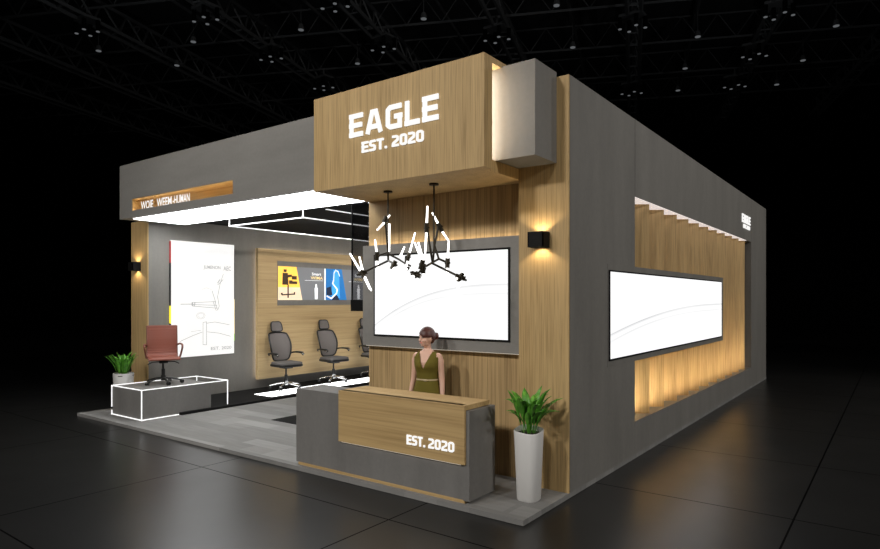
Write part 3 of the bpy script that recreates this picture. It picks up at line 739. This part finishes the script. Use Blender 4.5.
def task_chair(label):
    t = thing('mesh_office_chair', (0,0,0), label, 'chair', 'grey mesh office chairs along the left wall')
    star_base(t, .125, .33, 'chrome', 1.1, .35)
    MB().cyl((0,0,.14),(0,0,.30),.032).cyl((0,0,.30),(0,0,.44),.018).build('gas_lift', 'black', t, True)
    MB().box(-.13,.12,-.09,.09,.43,.475,.01).tube([(-.10,0,.45),(-.25,0,.46),(-.305,0,.60),(-.30,0,.78)],.024,8,smooth=4).build('tilt_mechanism', 'black', t, True)
    MB().blob((.02,0,.50),(.275,.275,.035),.35,e2=.4).build('seat_shell', 'black', t, True)
    MB().blob((.03,0,.54),(.262,.262,.038),.45,e2=.4).build('seat', 'seat_grey', t, True)
    def bx(h): return -.225 - .16*((h-.56)/.6)+.055*math.sin((h-.56)/.6*PI)
    prof = [(.0,.575),(.13,.585),(.195,.64),(.235,.80),(.245,.95),(.225,1.09),(.185,1.145),(.0,1.165)]
    loop = [Vector((bx(z)-.0+y*y*1.1, y, z)) for y, z in prof] + [Vector((bx(z)+y*y*1.1, -y, z)) for y, z in prof[-2:0:-1]]
    MB().tube(loop, .017, 8, True, smooth=4).build('back_frame', 'black', t, True)
    half = spline([Vector((0, max(.001, y), z)) for y, z in prof], 5); m = MB()
    m.loft([[Vector((bx(p.z)+(p.y*t)**2*1.1-.004, p.y*t, p.z)) for t in [k/6-1 for k in range(13)]] for p in half], caps=False, closed=False)
    solid(m.build('backrest_mesh', 'mesh_grey', t, True), .006)
    MB().tube([(bx(1.16)+.0,0,1.10),(bx(1.16)-.035,0,1.16),(bx(1.16)-.01,0,1.24)],.018,8,smooth=3).build('headrest_post', 'black', t, True)
    hb = bx(1.16)+.005
    hp = [(0,1.19),(.115,1.195),(.130,1.26),(.105,1.375),(.0,1.385)]
    loop = [Vector((hb-.04*(z-1.19)/.2+y*y*2, y, z)) for y, z in hp]+[Vector((hb-.04*(z-1.19)/.2+y*y*2, -y, z)) for y, z in hp[-2:0:-1]]
    hr = MB().tube(loop, .014, 8, True, smooth=3).build('headrest', 'black', t, True)
    half = spline([Vector((0, max(.001, y), z)) for y, z in hp], 5); m = MB()
    m.loft([[Vector((hb-.04*(p.z-1.19)/.2+(p.y*t)**2*2, p.y*t, p.z)) for t in [k/6-1 for k in range(13)]] for p in half], caps=False, closed=False); solid(m.build('headrest_pad', 'mesh_grey', hr, True), .01)
    for s in (-1, 1):
        m = MB().tube([(-.24,s*.25,.70),(-.20,s*.29,.735),(-.05,s*.305,.745),(.10,s*.305,.735),(.17,s*.30,.70)], [.016]*17, 8, flat=1., smooth=4)
        m.blob((.03,s*.305,.755),(.145,.035,.014),.6)
        a = m.build('armrest', 'black', t, True)
        MB().blob((.165,s*.302,.728),(.03,.028,.012),.6).build('arm_tip', 'chrome', a, True)
    return t
c0 = task_chair('grey mesh office chair nearest the plinth, fully in view on the black deck')
spots = [(-8.17, 3.98, None), (-8.17, 5.42, 'second grey mesh office chair from the left along the oak panel'),
         (-8.17, 6.86, 'grey mesh office chair half hidden by the grey screen surround')]
for x, y, l in spots:
    c = c0 if l is None else copy_tree(c0)
    if l: c['label'] = l
    c.location = (x, y, .102); c.rotation_euler.z = R(-7); c.scale = (1.07,)*3
def exec_chair(loc, rz):
    t = thing('executive_chair', (0,0,0), 'tan leather executive chair with ribbed back standing on the LED-edged plinth', 'chair')
    star_base(t, .10, .30, 'black', 1., .2)
    MB().cyl((0,0,.12),(0,0,.26),.030).cyl((0,0,.26),(0,0,.36),.018).build('gas_lift', 'black', t, True)
    MB().box(-.11,.12,-.07,.07,.36,.405,.01).tube([(.02,.03,.385),(.04,.18,.38),(.05,.25,.345)],.009).tube([(.02,-.03,.385),(.04,-.18,.38),(.05,-.25,.345)],.009)\
        .box(-.02,.02,-.22,.22,.40,.425).build('tilt_mechanism', 'black', t, True)
    path = spline([Vector(p) for p in [(.27,0,.425),(.255,0,.452),(.20,0,.462),(.0,0,.445),(-.14,0,.445),(-.205,0,.48),(-.235,0,.58),(-.255,0,.75),(-.285,0,.92),(-.30,0,1.0)]], 10)
    acc = 0; L = [0]
    for a, b in zip(path, path[1:]): acc += (b-a).length; L.append(acc)
    rings = []
    for i, p in enumerate(path):
        d = (path[min(i+1, len(path)-1)]-path[max(0, i-1)]).normalized(); n = Vector((-d.z, 0, d.x))
        bump = .005*abs(math.sin(L[i]/.045*PI)); th = .011+bump
        rings.append([p+Vector((0,y,0))+n*s*th for y, s in ((-.235,.4),(-.225,1),(.225,1),(.235,.4),(.235,-.4),(.225,-1),(-.225,-1),(-.235,-.4))])
    MB().loft(rings).build('seat_and_back', 'leather', t, True)
    for s in (-1, 1):
        MB().tube([p+Vector((0,s*.243,-.004)) for p in path[::3]], .012, 8).build('side_rail', 'arm_leather', t, True)
        MB().tube([(-.235,s*.25,.655),(-.18,s*.285,.675),(.02,s*.30,.672),(.085,s*.30,.65),(.09,s*.295,.60),(.03,s*.27,.47),(.02,s*.25,.448)], .0165, 8, smooth=4).build('armrest', 'arm_leather', t, True)
    t.location = loc; t.rotation_euler.z = rz
    return t
exec_chair((-8.00, 1.02, .5605), R(-25)).scale = (1.05,)*3

# ------------------------------------------------------------ receptionist
def woman(loc, rz):
    t = thing('person', (0,0,0), 'woman in an olive sleeveless dress with tied-up auburn hair standing behind the reception desk', 'person')
    TR = [(.86,.105,.165),(.95,.11,.163),(1.03,.095,.138),(1.10,.082,.118),(1.17,.088,.124),(1.24,.104,.138),(1.30,.104,.148),(1.355,.085,.155),(1.40,.066,.13),(1.43,.05,.075),(1.45,.045,.05)]
    def ring(z, rx, ry, ox=0, n=32, e=.85):
        f = lambda w: math.copysign(abs(w)**e, w)
        return [(ox+rx*f(math.cos(2*PI*j/n)), ry*f(math.sin(2*PI*j/n)), z) for j in range(n)]
    m = MB()
    m.loft([ring(z, rx, ry, .012 if 1.2 < z < 1.33 else 0) for z, rx, ry in TR])
    for s in (-1, 1):
        m.blob((.05, s*.062, 1.265), (.058,.06,.058))
        m.tube([(0,s*.075,.92),(.005,s*.08,.72),(.01,s*.082,.50),(-.005,s*.085,.30),(-.01,s*.085,.09)], [.085,.078,.055,.052,.034], 16)
        m.blob((.05,s*.088,.038),(.115,.042,.035),.8)
        # arm: shoulder, elbow, wrist
        A = [(.0,s*.140,1.37),(-.008,s*.160,1.31),(-.012,s*.172,1.20),(-.01,s*.184,1.09),(.02,s*.20,.96),(.05,s*.212,.855)]
        m.tube(A, [.044,.046,.038,.033,.029,.022], 14)
        m.blob((.0,s*.138,1.368),(.046,.044,.040))
        w = Vector(A[-1]); m.blob(w+Vector((.012,0,-.045)),(.034,.018,.048), .8)
        for k, (dx, ln) in enumerate(((.034,.060),(.016,.072),(-.004,.067),(-.022,.052))):
            b = w+Vector((dx,0,-.075)); m.tube([b, b+Vector((.006,-s*.006,-ln*.55)), b+Vector((.004,-s*.020,-ln))], [.0085,.008,.0065], 8)
        b = w+Vector((.035,-s*.006,-.035)); m.tube([b, b+Vector((.022,-s*.012,-.03)), b+Vector((.024,-s*.02,-.058))], [.011,.010,.008], 8)
    m.tube([(-.012,0,1.40),(-.005,0,1.46),(.01,0,1.52)], [.05,.043,.046], 16)
    H = Euler((0, R(2), R(-34))).to_matrix(); hc = Vector((.018, 0, 1.585))
    def h(p): return hc + H @ Vector(p)
    m.blob(h((0,0,.015)), (.093,.074,.100), 1., H)
    m.blob(h((.028,0,-.045)), (.060,.052,.062), 1., H)
    m.blob(h((.060,0,-.082)), (.022,.024,.018), 1., H)
    m.tube([h((.088,0,.012)), h((.098,0,-.010)), h((.106,0,-.028))], [.009,.011,.0125], 8); m.blob(h((.098,0,-.031)), (.014,.016,.009), 1., H)
    m.blob(h((.083,0,-.058)), (.013,.022,.012), 1., H)
    for s in (-1, 1):
        m.blob(h((.052,s*.038,-.028)), (.032,.024,.026), 1., H); m.blob(h((-.005,s*.075,-.012)), (.016,.008,.027), 1., H)
    body = m.build('body', 'skin', t, True, False)
    rm = body.modifiers.new('join', 'REMESH'); rm.mode = 'VOXEL'; rm.voxel_size = .0055; rm.use_smooth_shade = True
    sm = body.modifiers.new('soften', 'SMOOTH'); sm.iterations = 4; sm.factor = .5
    # dress
    m = MB(); DR = [(.52,.17,.235),(.62,.162,.222),(.75,.145,.200),(.86,.125,.184)]+[(z, rx+.010, ry+.010) for z, rx, ry in TR[1:8]]+[(1.385,.084,.146),(1.405,.072,.125),(1.425,.060,.095)]
    rings = []
    zs = [];
    for (z0,a0,b0),(z1,a1,b1) in zip(DR, DR[1:]):
        k = max(1, round((z1-z0)/.006))
        for i in range(k): u = i/k; zs.append((z0+(z1-z0)*u, a0+(a1-a0)*u, b0+(b1-b0)*u))
    zs.append(DR[-1]); N = 144
    def bust(x, y, z):
        if x > 0:
            for s in (-1, 1):
                g = math.exp(-(((y-s*.062)/.05)**2+((z-1.262)/.05)**2)); x += .016*g
            x += .012*math.exp(-((z-1.26)/.06)**2)
        return x
    for z, rx, ry in zs:
        r_ = ring(z, rx, ry, 0, N, .85)
        if z < 1.0:
            r_ = [(x*(1+.05*math.sin(j*2*PI/N*9)*(1.0-z)*1.2), y*(1+.04*math.sin(j*2*PI/N*9)*(1.0-z)*1.2), z) for j, (x, y, z) in enumerate(r_)]
        rings.append([(bust(x, y, z), y, z) for x, y, z in r_])
    vs = [[m.bm.verts.new(p) for p in r_] for r_ in rings]
    for A, B in zip(vs, vs[1:]):
        for j in range(N):
            q = (A[j], A[(j+1)%N], B[(j+1)%N], B[j]); c = sum((v.co for v in q), Vector())/4
            if c.x > 0 and c.z > 1.225 and abs(c.y) < (c.z-1.225)*.40+.004: continue
            if c.x <= 0 and c.z > 1.395 and abs(c.y) < .07: continue
            if abs(c.y) > .135 and c.z > 1.36: continue
            m.bm.faces.new(q)
    for v in [v for v in m.bm.verts if not v.link_faces]: m.bm.verts.remove(v)
    for v in m.bm.verts:
        if v.co.x > 0 and v.co.z > 1.222:
            ln = max(0, v.co.z-1.225)*.40+.004
            if abs(v.co.y) < ln+.0035: v.co.y = math.copysign(ln, v.co.y if abs(v.co.y) > 1e-6 else 1)
    d = solid(m.build('dress', 'dress', t, True, False), .004)
    m = MB(); m.loft([ring(z, .096+k, .131+k, 0, 40) for z, k in ((1.082,.0),(1.084,.005),(1.098,.005),(1.100,.0))], caps=False); m.blob((.100,.02,1.088),(.010,.03,.014)); m.build('belt', 'belt', t, True, False)
    # hair: cap with swept fringe and a bun
    m = MB(); rings = []
    nu, nv = 40, 24
    g = [[None]*nu for _ in range(nv+1)]
    for i in range(nv+1):
        th = PI*i/nv*.80+.001
        for j in range(nu):
            u = 2*PI*j/nu; p = Vector((.106*math.sin(th)*math.cos(u)-.008, .087*math.sin(th)*math.sin(u), .112*math.cos(th)+.022)); g[i][j] = m.bm.verts.new(h(p)); g[i][j].tag = False
    for i in range(nv):
        for j in range(nu):
            u = 2*PI*(j+.5)/nu; th = PI*(i+.5)/nv*.80; x = math.sin(th)*math.cos(u); z = math.cos(th); y = math.sin(th)*math.sin(u)
            if x > .05 and z < .16-.42*y: continue
            if x > -.22 and z < -.15 and abs(y) > 0: continue
            m.bm.faces.new((g[i][j], g[i][(j+1)%nu], g[i+1][(j+1)%nu], g[i+1][j]))
    for v in [v for v in m.bm.verts if not v.link_faces]: m.bm.verts.remove(v)
    hr = solid(m.build('hair', 'hair', t, True, False), .010)
    M['bun'] = plain('bun_hair', (.11,.028,.018), .5)
    m = MB(); m.blob(h((-.125,0,.012)), (.036,.042,.042), 1., H)
    for a in range(0, 360, 60): m.tube([h((-.10,0,.012)), h((-.135,.036*math.cos(R(a)),.012+.038*math.sin(R(a)))), h((-.158,0,.012))], .010, 8, smooth=3)
    m.build('hair_bun', 'bun', hr, True)
    for s in (-1, 1):
        m = MB(); m.blob(h((.080,s*.030,.010)), (.010,.013,.0075), 1., H); m.build('eye', 'eye', t, True, False)
        m = MB(); m.blob(h((.0885,s*.031,.010)), (.004,.006,.006), 1., H); m.build('iris', 'iris', t, True, False)
        m = MB(); m.tube([h((.086,s*.016,.029)), h((.087,s*.031,.034)), h((.076,s*.047,.028))], .0032, 6, smooth=3); m.build('eyebrow', 'hair', t, True, False)
        MB()\
            .blob((.06,s*.088,.0245),(.125,.048,.024),.7).build('shoe', 'shoe', t, True, False)
    m = MB(); m.tube([h((.083,-.022,-.052)), h((.094,-.008,-.056)), h((.095,.008,-.056)), h((.083,.022,-.052))], .0052, 8, smooth=3); m.build('lips', 'lips', t, True, False)
    t.location = loc; t.rotation_euler.z = rz
    return t
woman((-1.735, .80, P), R(-76))

# ------------------------------------------------------------ hall light
def light(kind, name, loc, tgt, energy, color=(1,1,1), size=.5, spot=60, blend=.8):
    ld = bpy.data.lights.new(name, kind); o = bpy.data.objects.new(name, ld); COL.objects.link(o)
    ld.energy = energy; ld.color = color; o.location = loc
    if kind == 'AREA': ld.size = size
    else: ld.shadow_soft_size = size
    if kind == 'SPOT': ld.spot_size = R(spot); ld.spot_blend = blend
    d = Vector(tgt)-Vector(loc); o.rotation_euler = d.to_track_quat('-Z', 'Y').to_euler()
    return o
W = (1,.965,.92)
light('SPOT', 'hall_spot', (-9, -13, 10), (-6.5, 0, 2.4), 2500, W, .6, 60)
light('SPOT', 'hall_spot', (-3, -14, 10), (-2, 0, 3.6), 3500, W, .6, 60)
light('SPOT', 'hall_spot', (3, -13, 10), (-1, 0, 2), 1300, W, .6, 60)
light('SPOT', 'hall_spot', (14, -2, 9), (0, 6, 2.2), 2900, W, .6, 75)
light('SPOT', 'hall_spot', (12, 12, 9), (0, 9, 2.2), 2100, W, .6, 75)
for c, d in ((-14, 8), (-4, 10), (5, 14)):  # unseen point lights added below the roof to lift the dark trusses
    light('POINT', 'hall_ceiling_fill', cd(c, d, 9.5), (0,0,0), 62, (.9,.95,1), .1)
w = bpy.data.worlds.new('hall_dark'); sc.world = w; w.use_nodes = True
w.node_tree.nodes['Background'].inputs[0].default_value = (0,0,0,1); w.node_tree.nodes['Background'].inputs[1].default_value = 0
vs = sc.view_settings; vs.view_transform = 'Standard'; vs.look = 'None'; vs.gamma = 1; vs.exposure = 0; vs.use_curve_mapping = False
